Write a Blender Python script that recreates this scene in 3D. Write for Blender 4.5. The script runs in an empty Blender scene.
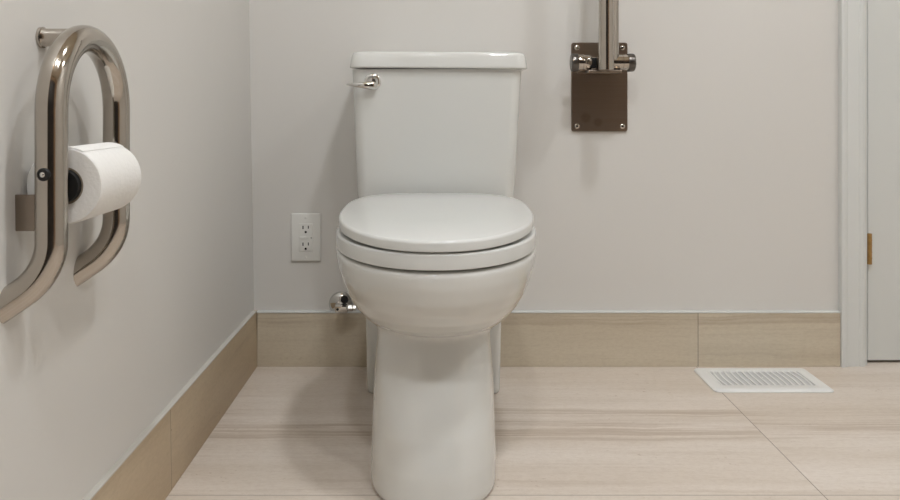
import bpy, bmesh, math, random
from mathutils import Vector, Matrix
PI = math.pi
COL = bpy.context.scene.collection
S = bpy.context.scene

# ------------------------------------------------------------ materials
def lin(c):
    c /= 255.0
    return c/12.92 if c <= .04045 else ((c+.055)/1.055)**2.4
def rgb(r, g, b): return (lin(r), lin(g), lin(b), 1)

def new_mat(name):
    m = bpy.data.materials.new(name); m.use_nodes = True
    nt = m.node_tree
    return m, nt, nt.nodes['Principled BSDF']

def simple(name, col, rough=.5, metal=0, bump=0, bscale=200, coat=0, var=0, vscale=6):
    m, nt, b = new_mat(name)
    b.inputs['Roughness'].default_value = rough
    b.inputs['Metallic'].default_value = metal
    b.inputs['Coat Weight'].default_value = coat
    tc = nt.nodes.new('ShaderNodeTexCoord')
    n = nt.nodes.new('ShaderNodeTexNoise'); n.inputs['Scale'].default_value = vscale; n.inputs['Detail'].default_value = 4
    nt.links.new(tc.outputs['Object'], n.inputs['Vector'])
    r = nt.nodes.new('ShaderNodeValToRGB')
    r.color_ramp.elements[0].position = .35; r.color_ramp.elements[1].position = .65
    r.color_ramp.elements[0].color = tuple(c*(1-var) for c in col[:3])+(1,)
    r.color_ramp.elements[1].color = tuple(min(1, c*(1+var)) for c in col[:3])+(1,)
    nt.links.new(n.outputs['Fac'], r.inputs['Fac']); nt.links.new(r.outputs['Color'], b.inputs['Base Color'])
    if bump:
        n2 = nt.nodes.new('ShaderNodeTexNoise'); n2.inputs['Scale'].default_value = bscale
        bp = nt.nodes.new('ShaderNodeBump'); bp.inputs['Strength'].default_value = bump; bp.inputs['Distance'].default_value = .001
        nt.links.new(tc.outputs['Object'], n2.inputs['Vector']); nt.links.new(n2.outputs['Fac'], bp.inputs['Height'])
        nt.links.new(bp.outputs['Normal'], b.inputs['Normal'])
    return m

class NT:
    """small helper for writing node maths"""
    def __init__(s, nt): s.nt = nt
    def m(s, op, a, b=None, c=None, clamp=False):
        n = s.nt.nodes.new('ShaderNodeMath'); n.operation = op; n.use_clamp = clamp
        for i, v in enumerate((a, b, c)):
            if v is None: continue
            if isinstance(v, (int, float)): n.inputs[i].default_value = v
            else: s.nt.links.new(v, n.inputs[i])
        return n.outputs[0]
    def comb(s, x, y, z):
        n = s.nt.nodes.new('ShaderNodeCombineXYZ')
        for i, v in enumerate((x, y, z)):
            if isinstance(v, (int, float)): n.inputs[i].default_value = v
            else: s.nt.links.new(v, n.inputs[i])
        return n.outputs[0]
    def noise(s, vec, scale=1, detail=4, rough=.5, dist=0):
        n = s.nt.nodes.new('ShaderNodeTexNoise'); s.nt.links.new(vec, n.inputs['Vector'])
        n.inputs['Scale'].default_value = scale; n.inputs['Detail'].default_value = detail
        n.inputs['Roughness'].default_value = rough; n.inputs['Distortion'].default_value = dist
        return n.outputs['Fac']
    def mix(s, f, a, b):
        n = s.nt.nodes.new('ShaderNodeMix'); n.data_type = 'RGBA'
        for idx, v in ((0, f), (6, a), (7, b)):
            if isinstance(v, (int, float)): n.inputs[idx].default_value = v
            elif isinstance(v, tuple): n.inputs[idx].default_value = v
            else: s.nt.links.new(v, n.inputs[idx])
        return n.outputs[2]
    def smooth(s, v, lo, hi):
        n = s.nt.nodes.new('ShaderNodeMapRange'); n.interpolation_type = 'SMOOTHSTEP'
        s.nt.links.new(v, n.inputs[0]); n.inputs[1].default_value = lo; n.inputs[2].default_value = hi
        return n.outputs[0]

def stone(name, axes, rows, cols, light, mid, dark, bands=(), grout=None, gw=.0009):
    """vein-cut stone-look porcelain; axes = (along, across) coordinates; rows/cols = grout positions;
    bands = (lo, hi, strength) across-coordinates with denser veining."""
    m, nt, b = new_mat(name); q = NT(nt)
    tc = nt.nodes.new('ShaderNodeTexCoord'); sep = nt.nodes.new('ShaderNodeSeparateXYZ')
    nt.links.new(tc.outputs['Object'], sep.inputs[0])
    U = sep.outputs[axes[0]]; V = sep.outputs[axes[1]]
    # tile index -> offset
    idx = 0.0
    for p in cols:
        st = q.m('GREATER_THAN', U, p); idx = q.m('ADD', st, idx)
    for p in rows:
        st = q.m('MULTIPLY', q.m('GREATER_THAN', V, p), 3.0); idx = q.m('ADD', st, idx)
    off = q.m('MULTIPLY', idx, 7.31)
    warp = q.m('MULTIPLY', q.m('SUBTRACT', q.noise(q.comb(q.m('MULTIPLY', U, 2.2), q.m('MULTIPLY', V, 5), off), 1, 3), .5), .035)
    wig = q.m('MULTIPLY', q.m('SUBTRACT', q.noise(q.comb(q.m('MULTIPLY', U, 11), q.m('MULTIPLY', V, 26), off), 1, 4, .6), .5), .013)
    Vw = q.m('ADD', q.m('ADD', V, warp), wig)
    big = q.noise(q.comb(q.m('MULTIPLY', U, .8), q.m('MULTIPLY', Vw, 9), off), 1, 3, .5)
    veins = q.noise(q.comb(q.m('MULTIPLY', U, 1.6), q.m('MULTIPLY', Vw, 60), off), 1, 5, .65)
    fine = q.noise(q.comb(q.m('MULTIPLY', U, 9), q.m('MULTIPLY', Vw, 170), off), 1, 4, .6)
    grain = q.noise(q.comb(q.m('MULTIPLY', U, 90), q.m('MULTIPLY', V, 190), off), 1, 4, .8)
    col = q.mix(q.smooth(big, .3, .7), light, mid)
    vm = q.m('MULTIPLY', q.smooth(veins, .5, .78), .24)
    col = q.mix(vm, col, dark)
    col = q.mix(q.m('MULTIPLY', q.smooth(fine, .5, .8), .16), col, dark)
    for lo, hi, st in bands:
        w = (hi-lo)*.12
        e1 = q.smooth(Vw, lo-w, lo+w); e2 = q.m('SUBTRACT', 1, q.smooth(Vw, hi-w, hi+w))
        patch = q.smooth(q.noise(q.comb(q.m('MULTIPLY', U, 2.3), q.m('MULTIPLY', V, 22), q.m('ADD', off, 3.7)), 1, 3, .6), .3, .62)
        bandm = q.m('MULTIPLY', q.m('MULTIPLY', q.m('MULTIPLY', e1, e2), st), patch)
        str_ = q.noise(q.comb(q.m('MULTIPLY', U, 2.4), q.m('MULTIPLY', Vw, 150), off), 1, 3, .5)
        col = q.mix(q.m('MULTIPLY', bandm, q.smooth(str_, .3, .62)), col, dark)
    # small pits
    pits = q.smooth(q.noise(q.comb(q.m('MULTIPLY', U, 90), q.m('MULTIPLY', V, 170), off), 1, 2), .69, .76)
    pm = q.smooth(q.noise(q.comb(q.m('MULTIPLY', U, 3), q.m('MULTIPLY', V, 14), off), 1, 2), .5, .62)
    col = q.mix(q.m('MULTIPLY', q.m('MULTIPLY', pits, pm), .7), col, dark)
    col = q.mix(q.m('MULTIPLY', q.smooth(grain, .35, .75), .20), col, dark)
    # grout
    g = None
    for src, lst in ((U, cols), (V, rows)):
        for p in lst:
            d = q.m('LESS_THAN', q.m('ABSOLUTE', q.m('SUBTRACT', src, p)), gw)
            g = d if g is None else q.m('MAXIMUM', g, d)
    if g is not None:
        col = q.mix(q.m('MULTIPLY', g, .75), col, grout)
    nt.links.new(col, b.inputs['Base Color'])
    b.inputs['Roughness'].default_value = .42
    b.inputs['Specular IOR Level'].default_value = .4
    bp = nt.nodes.new('ShaderNodeBump'); bp.inputs['Strength'].default_value = .15; bp.inputs['Distance'].default_value = .0006
    nt.links.new(fine, bp.inputs['Height']); nt.links.new(bp.outputs['Normal'], b.inputs['Normal'])
    return m

WALL = simple('warm_white_paint', rgb(216, 213, 208), .55, bump=.05, bscale=350, var=.008, vscale=3)
CEIL = simple('ceiling_paint', rgb(226, 212, 190), .8, var=.005)
TRIMW = simple('white_gloss_trim', rgb(216, 217, 214), .32, var=.006)
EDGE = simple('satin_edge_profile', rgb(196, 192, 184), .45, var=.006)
DOORW = simple('door_white_paint', rgb(212, 213, 209), .4, bump=.04, bscale=120, var=.008, vscale=4)
CHINA = simple('vitreous_china', rgb(217, 217, 213), .09, coat=.5, var=.004, vscale=2)
SEATP = simple('white_seat_plastic', rgb(217, 218, 215), .16, coat=.3, var=.004, vscale=2)
BUMP = simple('grey_bumper_rubber', rgb(70, 66, 60), .8)
CHROME = simple('polished_chrome', rgb(212, 211, 208), .07, metal=1, var=.01)
STEEL = simple('polished_stainless_steel', rgb(184, 177, 168), .1, metal=1, var=.02, vscale=12)
SATIN = simple('satin_stainless_steel', rgb(150, 138, 126), .32, metal=1, var=.03, vscale=20)
DSTEEL = simple('dark_satin_collar', rgb(105, 101, 97), .3, metal=1)
BLACK = simple('black_plastic', rgb(9, 8, 8), .6)
PAPER = simple('tissue_paper', rgb(236, 234, 230), .95, bump=.5, bscale=260, var=.01, vscale=30)
CARD = simple('grey_cardboard', rgb(140, 128, 112), .9, var=.05)
OUTL = simple('outlet_white_plastic', rgb(228, 227, 222), .3, var=.004)
SLOT = simple('dark_slot', rgb(22, 20, 18), .7)
VENTW = simple('vent_white_enamel', rgb(232, 232, 230), .35, var=.01)
VENTB = simple('grey_damper', rgb(205, 205, 205), .5, var=.03)
BRASS = simple('aged_brass', rgb(176, 138, 84), .4, metal=.55, var=.15, vscale=60)
DARKP = simple('reflected_dark_brown', rgb(34, 27, 22), .5, var=.2, vscale=8)  # near-black brown of the added rear panel, meant for reflections
GREYW = simple('brown_taupe_paint', rgb(160, 132, 104), .7, var=.01)
BRAID = simple('braided_hose', rgb(150, 148, 144), .35, metal=.8, bump=.8, bscale=500, var=.1, vscale=300)
FLOOR = stone('stone_look_floor_tile', (0, 1), (-.617, -1.227, -1.837), (-1.8, -.584, .616, 1.816),
              rgb(224, 214, 204), rgb(212, 200, 187), rgb(160, 136, 110),
              bands=((-.302, -.262, .5), (-.415, -.325, .5), (-.616, -.60, .2)), grout=rgb(120, 105, 92))
BASEB = stone('stone_look_base_tile_back', (0, 2), (), (.62,),
              rgb(210, 199, 179), rgb(196, 184, 163), rgb(150, 128, 104), bands=((.098, .122, .4),), grout=rgb(100, 88, 76))
BASEL = stone('stone_look_base_tile_left_shaded', (1, 2), (), (-.602, -1.80),
              rgb(198, 179, 151), rgb(187, 166, 137), rgb(146, 124, 98), grout=rgb(105, 92, 78))  # left-wall shade put into the colour: darker, warmer than the back tile

# satin plate with two faint round smudges of its own
def plate_mat():
    m, nt, b = new_mat('satin_plate_with_smudges'); q = NT(nt)
    tc = nt.nodes.new('ShaderNodeTexCoord'); sep = nt.nodes.new('ShaderNodeSeparateXYZ')
    nt.links.new(tc.outputs['Object'], sep.inputs[0])
    X, Z = sep.outputs[0], sep.outputs[2]
    br = q.noise(q.comb(q.m('MULTIPLY', X, 6), 0.0, q.m('MULTIPLY', Z, 260)), 1, 3)
    col = q.mix(br, rgb(150, 135, 121), rgb(163, 149, 136))
    sm = None
    for (cx, cz, r) in ((-.033, .033, .016), (-.004, .022, .014)):
        d = q.m('SQRT', q.m('ADD', q.m('POWER', q.m('ABSOLUTE', q.m('SUBTRACT', X, cx)), 2), q.m('POWER', q.m('ABSOLUTE', q.m('SUBTRACT', Z, cz)), 2)))
        s_ = q.m('SUBTRACT', 1, q.smooth(d, r*.4, r))
        sm = s_ if sm is None else q.m('MAXIMUM', sm, s_)
    col = q.mix(q.m('MULTIPLY', sm, .3), col, rgb(92, 76, 66))
    nt.links.new(col, b.inputs['Base Color'])
    b.inputs['Metallic'].default_value = 1; b.inputs['Roughness'].default_value = .3
    return m
PLATE = plate_mat()

def lamp_mat(strength, name='lamp_lens'):
    m, nt, b = new_mat(name)
    b.inputs['Base Color'].default_value = (1, 1, 1, 1)
    b.inputs['Emission Color'].default_value = (.97, 1, 1.03, 1)
    b.inputs['Emission Strength'].default_value = strength
    return m

# ------------------------------------------------------------ mesh helpers
def link(name, bm, mat, parent=None, smooth=True, angle=35):
    me = bpy.data.meshes.new(name)
    bmesh.ops.recalc_face_normals(bm, faces=bm.faces[:])
    bm.to_mesh(me); bm.free()
    me.materials.append(mat)
    if smooth:
        for p in me.polygons: p.use_smooth = True
        me.set_sharp_from_angle(angle=math.radians(angle))
    o = bpy.data.objects.new(name, me); COL.objects.link(o)
    if parent is not None: o.parent = parent
    return o
def thing(name, label, cat, loc=(0, 0, 0), rz=0, group=None):
    o = bpy.data.objects.new(name, None); COL.objects.link(o)
    o.empty_display_size = .05
    o.location = loc; o.rotation_euler = (0, 0, rz)
    o['label'] = label; o['category'] = cat
    if group: o['group'] = group
    return o
def struct(o): o['kind'] = 'structure'; return o

def add_box(bm, x0, x1, y0, y1, z0, z1, bev=0, seg=2):
    vs = [bm.verts.new((x, y, z)) for x in (x0, x1) for y in (y0, y1) for z in (z0, z1)]
    f = [(0, 1, 3, 2), (4, 6, 7, 5), (0, 4, 5, 1), (2, 3, 7, 6), (0, 2, 6, 4), (1, 5, 7, 3)]
    fs = [bm.faces.new([vs[i] for i in q]) for q in f]
    if bev:
        es = set(e for fc in fs for e in fc.edges)
        bmesh.ops.bevel(bm, geom=list(es), offset=bev, segments=seg, profile=.5, affect='EDGES')
def box(x0, x1, y0, y1, z0, z1, bev=0, seg=2):
    bm = bmesh.new(); add_box(bm, x0, x1, y0, y1, z0, z1, bev, seg); return bm
def loft(bm, rings, cap0=True, cap1=True):
    R = [[bm.verts.new(p) for p in r] for r in rings]
    n = len(R[0])
    for a, b in zip(R, R[1:]):
        for i in range(n):
            j = (i+1) % n
            bm.faces.new((a[i], a[j], b[j], b[i]))
    if cap0: bm.faces.new(list(reversed(R[0])))
    if cap1: bm.faces.new(R[-1])
def lathe(bm, prof, origin, axis, n=32, cap0=True, cap1=True):
    """prof: (radius, distance along axis)"""
    ax = Vector(axis).normalized(); up = Vector((0, 0, 1)) if abs(ax.z) < .9 else Vector((1, 0, 0))
    u = ax.cross(up).normalized(); v = ax.cross(u)
    o = Vector(origin)
    loft(bm, [[o+ax*t+(u*math.cos(2*PI*k/n)+v*math.sin(2*PI*k/n))*max(r, 1e-5) for k in range(n)] for r, t in prof], cap0, cap1)
def tube(bm, pts, rad, n=24, cap=True):
    pts = [Vector(p) for p in pts]
    if isinstance(rad, (int, float)): rad = [rad]*len(pts)
    t0 = (pts[1]-pts[0]).normalized()
    u = t0.cross(Vector((0, 0, 1)) if abs(t0.z) < .9 else Vector((1, 0, 0))).normalized()
    rings = []
    for i, p in enumerate(pts):
        t = (pts[min(i+1, len(pts)-1)]-pts[max(i-1, 0)]).normalized()
        u = (u - t*u.dot(t)).normalized(); v = t.cross(u)
        rings.append([p+(u*math.cos(2*PI*k/n)+v*math.sin(2*PI*k/n))*rad[i] for k in range(n)])
    loft(bm, rings, cap, cap)
def rrect(hw, y0, y1, r, z, n=8, bulge=0):
    """rounded rectangle ring, x in +-hw, y in y0..y1"""
    pts = []
    for (cx, cy, a0) in ((hw-r, y1-r, 0), (-hw+r, y1-r, PI/2), (-hw+r, y0+r, PI), (hw-r, y0+r, 1.5*PI)):
        for k in range(n+1):
            a = a0+PI/2*k/n
            x = cx+r*math.cos(a); y = cy+r*math.sin(a)
            pts.append([x, y, z])
        if a0 == PI:                               # run of points along the front so it can bulge
            for k in range(1, 12):
                pts.append([(-hw+r)+(2*hw-2*r)*k/12, y0, z])
    if bulge:
        for p in pts:
            if p[1] < (y0+y1)/2: p[1] -= bulge*(1-(p[0]/hw)**2)
    return [Vector(p) for p in pts]
def egg(w, yc, front, back, z, n=96, nf=2.1, nb=2.6, tilt=0, tref=-.42):
    """egg plan: half width w, front ellipse and superelliptic back about yc"""
    pts = []
    for k in range(n):
        a = 2*PI*k/n
        c, s = math.cos(a), math.sin(a)
        if s < 0: e, b = nf, yc-front
        else: e, b = nb, back-yc
        x = w*math.copysign(abs(c)**(2/e), c); y = yc+b*math.copysign(abs(s)**(2/e), s)
        pts.append(Vector((x, y, z+tilt*(tref-y))))
    return pts

# ------------------------------------------------------------ the room
XR, YB, ZC = 1.95, -2.9, 2.4
def wx(z): return -.439-.0165*z            # left wall runs a little out of plumb
struct(link('floor', box(-.6, XR+.1, YB-.1, .4, -.05, 0), FLOOR, smooth=False))
struct(link('ceiling', box(-.7, XR+.1, YB-.1, .2, ZC, ZC+.05), CEIL, smooth=False))
bm = bmesh.new()
ys = (YB-.1, .12)
vs = []
for x_off in (0, -.1):
    for y in ys:
        for z in (0, ZC): vs.append(bm.verts.new((wx(z)+x_off, y, z)))
for q in ((0, 1, 3, 2), (4, 6, 7, 5), (0, 4, 5, 1), (2, 3, 7, 6), (0, 2, 6, 4), (1, 5, 7, 3)):
    bm.faces.new([vs[i] for i in q])
struct(link('wall_left', bm, WALL, smooth=False))
DX0, DX1, DZ = 1.027, 1.80, 2.03
bm = bmesh.new()
add_box(bm, -.55, DX0, 0, .12, 0, ZC)
add_box(bm, DX0, DX1, 0, .12, DZ+.01, ZC)
add_box(bm, DX1, XR+.1, 0, .12, 0, ZC)
struct(link('wall_back', bm, WALL, smooth=False))
struct(link('wall_right', box(XR, XR+.1, YB, 0, 0, ZC), WALL, smooth=False))
bm = bmesh.new()
RX0, RX1 = -.40, 1.25
add_box(bm, -.6, RX0, YB-.1, YB, 0, ZC); add_box(bm, RX1, XR, YB-.1, YB, 0, ZC); add_box(bm, RX0, RX1, YB-.1, YB, 2.1, ZC)
struct(link('wall_rear', bm, GREYW, smooth=False))
d2 = struct(link('rear_dark_panel', box(RX0+.003, RX1-.003, YB-.07, YB-.03, .005, 2.095, .002), DARKP, smooth=False))  # unseen dark panel, added and widened for its dark reflection in the steel

# door on the right of the back wall
bm = box(1.0388, DX1-.006, .014, .052, .0065, DZ, .0015)
d1 = struct(link('door_1', bm, DOORW, smooth=False))
bm = bmesh.new()
hz = .624-(249.5-105)*1.85/771
lathe(bm, [(.0045, -.037), (.0056, -.0365), (.0056, .0365), (.0045, .037)], (1.0395, .0075, hz), (0, 0, 1), 16)
for dz in (-.022, -.0075, .0075, .022):
    lathe(bm, [(.0060, -.0012), (.0060, .0012)], (1.0395, .0075, hz+dz), (0, 0, 1), 16)
add_box(bm, 1.0400, 1.0480, .0125, .0150, hz-.036, hz+.036)
hg = link('hinge', bm, BRASS, d1); hg['label'] = 'aged brass hinge'
bm = bmesh.new()
prof = [(.960, 0), (.960, -.0165), (.9625, -.0175), (.9665, -.0175), (.9690, -.0150), (.9745, -.0140), (.9775, -.0120), (1.0045, -.0105), (1.0070, -.0122), (1.0135, -.0122), (1.0165, -.0105), (1.0200, -.0095), (1.0200, 0)]
loft(bm, [[Vector((x, y, z)) for x, y in prof] for z in (0, DZ+.05)])
struct(link('trim_1', bm, TRIMW, smooth=False))
struct(link('trim_2', box(DX1-.005, DX1+.055, -.014, 0, 0, DZ+.05, .002), TRIMW, smooth=False))
struct(link('trim_3', box(.960, DX1+.055, -.0145, 0, DZ+.05, DZ+.11, .002), TRIMW, smooth=False))
struct(link('trim_4', box(1.0272, 1.0292, -.0004, .119, 0, DZ), TRIMW, smooth=False))

# tiled base with a thin white edge profile on top
BZ = .1280; BT = .012
struct(link('baseboard_back', box(-.431, .9595, -BT, 0, 0, BZ, .0006, 1), BASEB, smooth=False))
BL = .1315
bl = struct(link('baseboard_left', box(-.4425, -.431, YB, 0, 0, BL, .0006, 1), BASEL, smooth=False))
for v in bl.data.vertices: v.co.x -= .0165*v.co.z
struct(link('trim_5', box(-.4325, .9595, -BT-.0015, 0, BZ, BZ+.0032, .0005, 1), TRIMW, smooth=False))
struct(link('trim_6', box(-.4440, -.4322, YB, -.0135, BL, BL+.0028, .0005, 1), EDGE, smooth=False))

# ------------------------------------------------------------ ceiling lamps (out of view, guessed; two are added as fill)
def downlight(x, y, label, power):
    t = thing('recessed_light', label, 'ceiling light', (x, y, ZC), 0, 'recessed ceiling lights')
    bm = bmesh.new(); lathe(bm, [(.075, 0), (.095, 0), (.095, -.004), (.078, -.007), (.075, -.002)], (0, 0, 0), (0, 0, 1), 48, False, False)
    link('trim_ring', bm, CEIL, t)
    bm = bmesh.new(); lathe(bm, [(.0745, -.001), (.0745, -.0035)], (0, 0, 0), (0, 0, 1), 48)
    link('lens', bm, lamp_mat(power), t)
    return t
downlight(.42, -1.15, 'round recessed ceiling light over the right side of the toilet', 115)
downlight(.50, -1.90, 'added front fill light on the ceiling in the middle of the bathroom', 75)  # unseen lamp added near the camera as front fill
downlight(-.08, -1.95, 'added fill light on the ceiling towards the rear wall', 110)  # extra unseen downlight put in to raise the fill
downlight(1.45, -1.35, 'round recessed ceiling light on the right-hand side near the door', 100)

# ------------------------------------------------------------ toilet
T = thing('toilet', 'white two-piece toilet with closed lid standing against the back wall', 'toilet', (-.0015, 0, 0), math.radians(-.2))
bm = bmesh.new()
# pedestal
rings = []
for z, w, f in ((0, .1005, -.638), (.004, .1025, -.642), (.012, .1035, -.644), (.05, .1030, -.640), (.10, .1012, -.628), (.15, .0990, -.610),
                (.20, .0960, -.590), (.235, .0930, -.577), (.27, .0915, -.570), (.32, .09, -.56)):
    rings.append(egg(w*1.02, -.54, f-.030, -.10, z, nf=2.4, nb=3.2))
    for p in rings[-1]: p.x -= .004
loft(bm, rings)
# bowl
rings = []
for z, w, f, t in ((.214, .045, -.50, .1), (.2155, .070, -.54, .1), (.219, .088, -.572, .1), (.2265, .1035, -.598, .09), (.238, .1185, -.625, .08), (.254, .1330, -.652, .06), (.276, .1480, -.680, .04),
                   (.300, .1595, -.700, .02), (.325, .1685, -.712, 0), (.350, .1765, -.7185, 0), (.368, .1790, -.7200, 0), (.3745, .1785, -.7195, 0), (.3775, .1765, -.717, 0)):
    rings.append(egg(w, -.44, f, -.20-(.38-z)*.6, z, tilt=t, tref=-.40))
loft(bm, rings)
# rear deck carrying the tank, and the rear foot
loft(bm, [rrect(w, y0, -.012, .03, z) for z, w, y0 in ((.27, .12, -.26), (.29, .145, -.30), (.31, .155, -.33), (.36, .160, -.33), (.374, .159, -.33), (.3775, .156, -.33))])
loft(bm, [[p+Vector((-.0075, 0, 0)) for p in rrect(w+.0045, y0, -.02, .016, z)] for z, w, y0 in ((0, .1375, -.188), (.004, .1395, -.190), (.15, .1425, -.195), (.32, .146, -.20))])
tmp = link('bowl', bm, CHINA, T, smooth=False)
md = tmp.modifiers.new('r', 'REMESH'); md.mode = 'VOXEL'; md.voxel_size = .0032
md = tmp.modifiers.new('s', 'SMOOTH'); md.factor = .5; md.iterations = 12
dg = bpy.context.evaluated_depsgraph_get()
me = bpy.data.meshes.new_from_object(tmp.evaluated_get(dg))
tmp.modifiers.clear(); tmp.data = me
if not me.materials: me.materials.append(CHINA)
for p in me.polygons: p.use_smooth = True

def slab(w, yc, f, b, z0, z1, r, crown=0, slope=0, nf=2.1, nb=3.6, inner=None):
    """seat / lid slab with rounded edges; slope raises the back, crown domes the top"""
    bm = bmesh.new(); rings = []
    N = 6
    for k in range(N+1):
        a = PI/2*k/N; i = r*.35*(1-math.sin(a)); rings.append((i, z0+r*.35*(1-math.cos(a))))
    for k in range(N+1):
        a = PI/2*k/N; i = r*(1-math.cos(a)); rings.append((i, z1-r+r*math.sin(a)))
    for i, dz in ((r+.02, crown*.35), (r+.05, crown*.7), (r+.09, crown*.93), (r+.13, crown)):
        rings.append((i, z1+dz))
    R = []
    for i, z in rings:
        ring = egg(w-i, yc, f+i, b-i, z, nf=nf, nb=nb)
        for p in ring: p.z += slope*(p.y-f)
        R.append(ring)
    loft(bm, R)
    return bm
sm = slab(.1785, -.44, -.7215, -.235, .3812, .4060, .0045, nf=2.1)
link('seat', sm, SEATP, T, angle=60)
sm = slab(.1738, -.44, -.7235, -.230, .4082, .4252, .0052, crown=.005, slope=.030, nf=2.1, nb=3.1)
link('seat_lid', sm, SEATP, T, angle=60)
for (x, y) in ((-.11, -.62), (.11, -.62), (-.13, -.36), (.13, -.36)):
    bm = bmesh.new(); lathe(bm, [(.008, .3765), (.008, .3815)], (x, y, 0), (0, 0, 1), 16); link('seat_bumper', bm, BUMP, T)
    bm = bmesh.new(); lathe(bm, [(.007, .4050), (.007, .4098)], (x*.95, y, 0), (0, 0, 1), 16); link('lid_bumper', bm, BUMP, T)
for x in (-.075, .075):
    bm = bmesh.new(); lathe(bm, [(.009, -.02), (.011, -.018), (.011, .018), (.009, .02)], (x, -.238, .398), (1, 0, 0), 20)
    add_box(bm, x-.014, x+.014, -.250, -.226, .3765, .392, .003)
    link('hinge', bm, SEATP, T)
# tank
bm = bmesh.new()
loft(bm, [rrect(w, y0, y1, r, z, bulge=bu) for z, w, y0, y1, r, bu in (
    (.3790, .145, -.178, -.035, .02, 0), (.3815, .1535, -.187, -.028, .024, .001), (.39, .1600, -.1925, -.022, .024, .003), (.41, .1670, -.195, -.020, .024, .004),
    (.43, .1700, -.1965, -.019, .024, .005), (.55, .1755, -.203, -.017, .024, .006), (.65, .1795, -.2085, -.015, .024, .006), (.7000, .1822, -.211, -.014, .024, .006))])
for v in bm.verts: v.co.x -= .003*(.70-v.co.z)/.3
link('tank', bm, CHINA, T, angle=50)
bm = bmesh.new(); R = []
for z, i in ((.7005, .010), (.7015, .001), (.7030, 0), (.7060, .0002), (.7200, .0025), (.7290, .0042), (.7335, .0065), (.7358, .0105), (.7366, .0160), (.7370, .04), (.7372, .08)):
    R.append(rrect(.1906-i, -.221+i, -.008-i*.3, max(.028-i*.4, .006), z, bulge=.006))
loft(bm, R)
tl = link('tank_lid', bm, CHINA, T, angle=50)
tl.location = (-.0008, 0, 0)
# the cover sits very slightly down on its right side
tl.rotation_euler = (0, math.radians(.35), 0)
for v in tl.data.vertices: v.co.z += .0008
# flush lever
LX, LZ, LY = -.1365, .6735, -.2105
bm = bmesh.new()
lathe(bm, [(.0174, 0), (.0180, .002), (.0174, .004), (.0150, .0058), (.0125, .0064), (.0118, .0072), (.0098, .0125), (.0075, .016), (.003, .0172), (0, .0174)], (LX, LY, LZ), (0, -1, 0), 40)
lev = link('flush_lever', bm, CHROME, T); lev['label'] = 'polished chrome flush lever'
bm = bmesh.new()
R = []
for k in range(17):
    t = k/16
    x = LX+.008-.0635*t; y = LY-.0165-.004*math.sin(PI*t)+.002*t; z = LZ-.0090+.0035*t**1.5
    hh = .0090*(1-t)**.62*(1-.15*t)+.0006; hd = .0044*(1-t)**.5+.0007
    if k == 0: hh *= .6; hd *= .6
    R.append([Vector((x, y+hd*math.cos(2*PI*j/20), z+hh*math.sin(2*PI*j/20))) for j in range(20)])
loft(bm, R)
link('lever_arm', bm, CHROME, lev)

# ------------------------------------------------------------ water supply valve
V = thing('water_valve', 'chrome water shut-off valve on the back wall, half hidden behind the toilet bowl', 'valve', (-.2325, 0, .147))
bm = bmesh.new()
lathe(bm, [(.0295, 0), (.0292, .002), (.026, .007), (.020, .0105), (.0115, .0125), (.0110, .016), (.0095, .016)], (0, 0, 0), (0, -1, 0), 40)
for v in bm.verts:
    if v.co.z < -.0138: v.co.z = -.0138
link('escutcheon', bm, CHROME, V)
bm = bmesh.new()
lathe(bm, [(.0075, .0), (.0075, .05)], (.006, 0, .006), (0, -1, 0), 20)
add_box(bm, -.006, .0235, -.066, -.044, -.0040, .0150, .002)
lathe(bm, [(.0085, 0), (.0085, .010), (.0065, .011), (.0065, .018)], (.0235, -.055, .005), (1, 0, 0), 6)
link('valve_body', bm, CHROME, V, angle=30)
bm = bmesh.new()
lathe(bm, [(.003, .0), (.003, .012), (.0085, .0125), (.0095, .016), (.0085, .02), (.004, .0205)], (.0135, -.040, .022), (.1, -1, .15), 24)
tube(bm, [(.0135, -.050, .012), (.0135, -.050, .024)], .004, 12)
hd = link('valve_handle', bm, BLACK, V); hd['label'] = 'dark round valve handle'
bm = bmesh.new(); lathe(bm, [(.0030, .0655), (.0030, .0672), (.002, .0678)], (0, 0, .004), (0, -1, 0), 12)
link('plug', bm, BLACK, V)

# ------------------------------------------------------------ outlet
O = thing('wall_outlet', 'white electrical outlet on the back wall left of the toilet', 'outlet', (-.3160, 0, .3075))
link('cover_plate', box(-.0355, .0355, -.006, 0, -.0575, .0575, .0028, 3), OUTL, O, angle=60)
rc = link('receptacle', box(-.0168, .0168, -.0082, -.004, -.0335, .0335, .0012, 2), OUTL, O, angle=60)
for zc in (.0195, -.0205):
    bm = bmesh.new()
    add_box(bm, -.0078, -.0052, -.0086, -.0070, zc+.0005, zc+.0085)
    add_box(bm, .0052, .0074, -.0086, -.0070, zc+.0015, zc+.0085)
    lathe(bm, [(.0028, .0070), (.0028, .0086)], (0, 0, zc-.0065), (0, -1, 0), 14)
    sl = link('socket_slots', bm, SLOT, rc, smooth=False); sl['label'] = 'dark socket slots'
for x0, x1 in ((-.0148, .0015), (.0022, .0100)):
    link('button', box(x0, x1, -.0092, -.0078, -.0042, .0022, .0006, 2), OUTL, rc)
bm = bmesh.new(); lathe(bm, [(.0013, .008), (.0013, .0087)], (.0132, 0, -.001), (0, -1, 0), 10)
ld = link('indicator', bm, SLOT, rc); ld['label'] = 'tiny dark indicator light'
for z in (.0475, -.0475):
    bm = bmesh.new(); lathe(bm, [(.0034, .0055), (.0034, .0066), (.0024, .0071)], (0, 0, z), (0, -1, 0), 16)
    add_box(bm, -.0004, .0004, -.0074, -.0066, z-.0026, z+.0026)
    link('screw', bm, OUTL, O)

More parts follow.
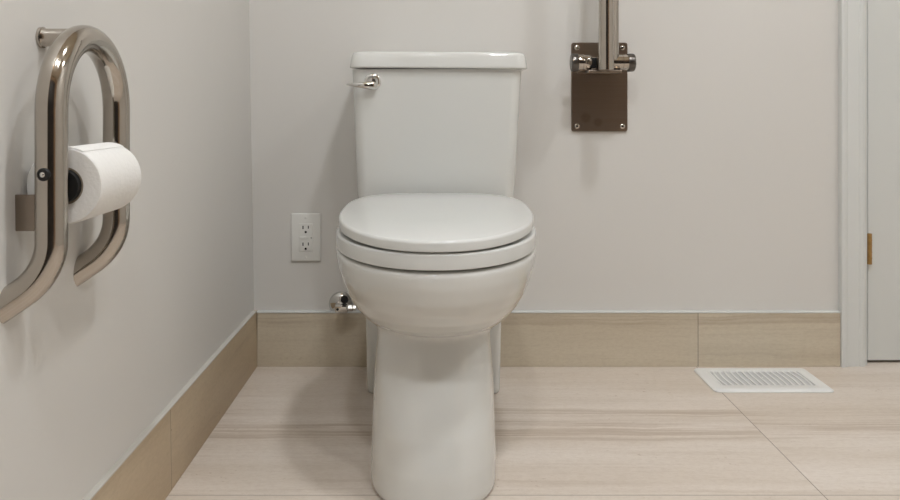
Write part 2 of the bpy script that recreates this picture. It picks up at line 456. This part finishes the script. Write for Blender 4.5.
# ------------------------------------------------------------ floor vent
F = thing('floor_vent', 'white slotted floor vent lying on the tiles in front of the back wall', 'vent', (.7320, -.1045, 0))
HW, HD = .1315, .0745
NS = 16
def vent_top():
    bm = bmesh.new()
    # flange frame
    gx, gy = .108, .045
    outer = [(-HW, -HD), (HW, -HD), (HW, HD), (-HW, HD)]
    def ring(hx, hy, r, z, n=5):
        pts = []
        for (cx, cy, a0) in ((hx-r, hy-r, 0), (-hx+r, hy-r, PI/2), (-hx+r, -hy+r, PI), (hx-r, -hy+r, 1.5*PI)):
            for k in range(n+1):
                a = a0+PI/2*k/n; pts.append(Vector((cx+r*math.cos(a), cy+r*math.sin(a), z)))
        return pts
    loft(bm, [ring(HW, HD, .014, .0003), ring(HW, HD, .014, .0020), ring(HW-.003, HD-.003, .009, .0042), ring(HW-.008, HD-.008, .008, .0052),
              ring(gx, gy, .002, .0058), ring(gx-.001, gy-.001, .002, .0050), ring(gx-.001, gy-.001, .002, .0012)], False, False)
    return bm, gx, gy
bm, gx, gy = vent_top()
fr = link('frame', bm, VENTW, F, angle=40)
link('damper', box(-gx+.001, gx-.001, -gy+.001, gy-.001, .0004, .0034), VENTB, F, smooth=False)['label'] = 'grey damper seen through the slots'
step = 2*(gx-.001)/NS
for k in range(NS+1):
    x = -gx+.001+step*k
    bm = bmesh.new()
    R = []
    for j in range(11):
        t = j/10; y = -gy+.0008+(2*gy-.0016)*t
        bow = .0045*math.sin(PI*t)*(k-NS/2)/(NS/2)
        w = .0026
        if k in (0, NS): bow = 0
        xx = min(max(x+bow, -gx+.0032), gx-.0032)
        R.append([Vector((xx-w, y, .0042)), Vector((xx-w*.8, y, .0056)), Vector((xx+w*.8, y, .0056)), Vector((xx+w, y, .0042)), Vector((xx+w*.6, y, .0036)), Vector((xx-w*.2, y, .0036))])
    loft(bm, R)
    link('louver', bm, VENTW, F, smooth=False)
bm = bmesh.new(); add_box(bm, .0015, .0050, -.004, .006, .0052, .0068, .0008)
link('damper_lever', bm, VENTW, F)

# ------------------------------------------------------------ looped grab bar with paper holder on the left wall
GX, YN, YF, RT = -.405, -1.042, -.879, .016
G = thing('grab_bar', 'polished steel looped grab bar mounted on the left wall, holding the paper roll', 'grab bar', (-.45, -.9605, .41))
def gl(x, y, z): return Vector((x+.45, y+.9605, z-.41))
YM = (YN+YF)/2; RA = (YF-YN)/2; ZA = .6185; ZS = .481
def lower(y):
    """points from the wall up to the start of the straight leg"""
    th = math.radians(55); rb = .065; pts = []
    for k in range(13):
        a = th*k/12
        pts.append((GX-rb*(1-math.cos(a)), y-.008*(k/12)**1.6, ZS-rb*math.sin(a)))
    ex, ez = pts[-1][0], pts[-1][2]
    wxx = wx(.415)-.001
    L = (ex-wxx)/math.sin(th)
    pts.append((wxx-.012, y-.015, ez-(L+.012/math.sin(th))*math.cos(th)))
    return pts
path = list(reversed(lower(YN)))
for k in range(1, 6): path.append((GX, YN, ZS+(ZA-ZS)*k/5))
for k in range(1, 25):
    a = PI*k/24; path.append((GX, YM-RA*math.cos(a), ZA+RA*math.sin(a)))
for k in range(1, 6): path.append((GX, YF, ZA-(ZA-ZS)*k/5))
path += lower(YF)[1:]
bm = bmesh.new(); tube(bm, [gl(*p) for p in path], RT, 40)
link('tube', bm, STEEL, G, angle=70)
# stand-off from the arch to the wall
sy, sz = -.975, .7005
bm = bmesh.new()
w0 = wx(sz)
lathe(bm, [(.0122, 0), (.0122, .003), (.0105, .0035), (.0102, .004), (.0102, .034)], gl(w0, sy, sz), (1, 0, 0), 32)
link('standoff', bm, STEEL, G)
# flat bracket from wall to the near leg
bm = bmesh.new(); add_box(bm, wx(.51)-.001, GX-.004, -1.034, -1.0305, .4905, .5290, .0006, 1)
o = link('bracket', bm, SATIN, G, smooth=False); o['label'] = 'flat satin steel bracket'
for v in o.data.vertices: v.co -= gl(0, 0, 0)*-1
SZ = .5365
bm = bmesh.new()
lathe(bm, [(.0174, 0), (.0178, .001), (.0178, .1245), (.0174, .1255)], gl(-.4035, YN+RT+.003, SZ), (0, 1, 0), 32)
o = link('spindle', bm, BLACK, G); o['label'] = 'black plastic roll spindle'
for (y, dr, zz) in ((YN, -1, .5525), (YF, 1, .5600)):
    bm = bmesh.new()
    lathe(bm, [(.0070, .0115), (.0068, .0168), (.0056, .0182), (.0045, .0184)], gl(GX, y, zz), (0, dr, 0), 24)
    ws = link('washer', bm, BLACK, G)
    bm = bmesh.new()
    lathe(bm, [(.0028, .0180), (.0027, .0192), (.0018, .0202), (.0006, .0205)], gl(GX, y, zz), (0, dr, 0), 20)
    link('screw', bm, CHROME, ws)

# paper roll
P = thing('toilet_paper_roll', 'white toilet paper roll on the looped grab bar on the left wall', 'toilet paper', (-.4035, -.9625, .4965))
RL, RR = .0555, .0415
bm = bmesh.new(); n = 72
prof = [(.0205, -RL+.0006), (.032, -RL), (.0400, -RL+.0002), (.0412, -RL+.0015)]
prof += [(RR+.00012*math.sin(k*1.9), -RL+.003+(2*RL-.006)*k/24) for k in range(25)]
prof += [(.0412, RL-.0015), (.0400, RL-.0002), (.032, RL), (.0205, RL-.0006), (.0205, -RL+.0006)]
lathe(bm, prof, (0, 0, SZ-.4965), (0, 1, 0), n, False, False)
bmesh.ops.remove_doubles(bm, verts=bm.verts[:], dist=1e-5)
link('paper', bm, PAPER, P, angle=40)
bm = bmesh.new(); R = []
for k in range(9):      # loose end of the outer sheet
    a = math.radians(62+28*k/8)
    r0 = RR+.0003; r1 = RR+.0006
    c, s = math.cos(a), math.sin(a); cz = SZ-.4965
    R.append([Vector((c*r0, -RL+.001, cz+s*r0)), Vector((c*r0, RL-.001, cz+s*r0)), Vector((c*r1, RL-.001, cz+s*r1)), Vector((c*r1, -RL+.001, cz+s*r1))])
loft(bm, R); link('loose_end', bm, PAPER, P)
bm = bmesh.new()
lathe(bm, [(.0185, -RL+.001), (.0203, -RL+.001), (.0203, RL-.001), (.0185, RL-.001), (.0185, -RL+.001)], (0, 0, SZ-.4965), (0, 1, 0), 48, False, False)
bmesh.ops.remove_doubles(bm, verts=bm.verts[:], dist=1e-5)
link('core', bm, CARD, P)

# ------------------------------------------------------------ folded-up grab bar on the back wall
H = thing('fold_up_grab_bar', 'fold-up steel grab bar folded upright on a wall plate right of the toilet', 'grab bar', (.3865, 0, .5605))
def hl(x, y, z): return Vector((x-.3865, y, z-.5605))
bm = bmesh.new()
loft(bm, [[Vector((p.x, yy, p.y)) for p in [Vector((a.x, a.y)) for a in rrect(.0672-i, 0+i, .2130-i, .006, 0, n=4)]] for yy, i in ((0, 0), (-.0045, 0), (-.006, .0012))])
link('wall_plate', bm, PLATE, H, angle=40)
for x in (-.0545, .0545):
    for z in (.0125, .2005):
        bm = bmesh.new(); lathe(bm, [(.0064, .0055), (.0062, .0080), (.0046, .0094), (.0026, .0098), (.0024, .0086), (.0008, .0086)], (x, 0, z), (0, -1, 0), 20)
        sc = link('screw', bm, STEEL, H); sc['label'] = 'round steel screw head'
PZ, PY = .7215, -.075
# hinge carrier: cheeks from the plate to the pivot
bm = bmesh.new()
for x in (.3325, .4325):
    add_box(bm, x-.003, x+.003, PY, -.004, PZ-.019, PZ+.019, .001)
add_box(bm, .3325, .4325, -.012, -.004, PZ-.022, PZ-.010, .001)
o = link('bracket', bm, SATIN, H, smooth=False)
for v in o.data.vertices: v.co += hl(0, 0, 0)
bm = bmesh.new()
lathe(bm, [(.0185, 0), (.0188, .001), (.0188, .014), (.0170, .0142), (.0170, .0152), (.0185, .0154), (.0185, .0300), (.0165, .034), (.0130, .036), (.0130, .078), (.0175, .0795), (.0183, .0805), (.0183, .106), (.0190, .1062), (.0190, .1075), (.0180, .108), (.0180, .124)], hl(.3175, PY, PZ), (1, 0, 0), 40)
link('pivot', bm, STEEL, H, angle=30)
for x, d in ((.3175, -1), (.4405, 1)):
    bm = bmesh.new(); lathe(bm, [(.0205, -.004), (.0209, -.003), (.0209, .007), (.0200, .0100), (.0180, .0115), (0.004, .0118)], hl(x, PY, PZ), (d, 0, 0), 36)
    kb = link('end_cap', bm, DSTEEL, H, angle=35); kb['label'] = 'dark ribbed end cap'
bm = bmesh.new(); add_box(bm, .3460, .3680, PY-.016, PY+.014, PZ-.0125, PZ+.0105, .002)
o = link('stop_block', bm, BLACK, H)
for v in o.data.vertices: v.co += hl(0, 0, 0)
bm = bmesh.new(); add_box(bm, .3420, .4180, -.100, PY+.02, PZ-.0245, PZ-.0175, .002); add_box(bm, .3600, .3820, -.146, PY, PZ-.0215, PZ-.0100, .003); add_box(bm, .3610, .3810, -.138, PY+.004, PZ-.016, PZ+.012, .004)
# rails: one loop, the wall-side rail and the room-side rail
YR0, YR1, XA, XB, ZT = -.078, -.150, .3985, .3710, 1.36
pts = [(XA, YR0, PZ+.006)]
for k in range(1, 8): pts.append((XA, YR0, PZ+.006+(ZT-PZ)*k/7))
zc = pts[-1][2]; ra = (YR0-YR1)/2; dx = (XA-XB)/2
for k in range(1, 17):
    a = PI*k/16; pts.append(((XA+XB)/2+dx*math.cos(a), (YR0+YR1)/2+ra*math.cos(a), zc+ra*math.sin(a)))
for k in range(1, 8): pts.append((XB, YR1, zc-(zc-(PZ-.020))*k/7))
b2 = bmesh.new(); tube(b2, [hl(*p) for p in pts], .0168, 40)
link('rail', b2, STEEL, H, angle=60)
o = link('yoke', bm, SATIN, H)
for v in o.data.vertices: v.co += hl(0, 0, 0)

# ------------------------------------------------------------ world, camera, view
w = bpy.data.worlds.new('World'); S.world = w; w.use_nodes = True
w.node_tree.nodes['Background'].inputs[0].default_value = (0, 0, 0, 1)
cam = bpy.data.cameras.new('camera'); co = bpy.data.objects.new('camera', cam); COL.objects.link(co)
co.location = (0, -1.85, .624); co.rotation_euler = (PI/2, 0, 0)
cam.sensor_width = 36; cam.lens = 771/900*36; cam.shift_x = 12/900; cam.shift_y = -145/900
cam.clip_start = .02
S.camera = co
vs_ = S.view_settings
vs_.view_transform = 'Standard'; vs_.look = 'None'; vs_.gamma = 1; vs_.use_curve_mapping = False
vs_.exposure = .95
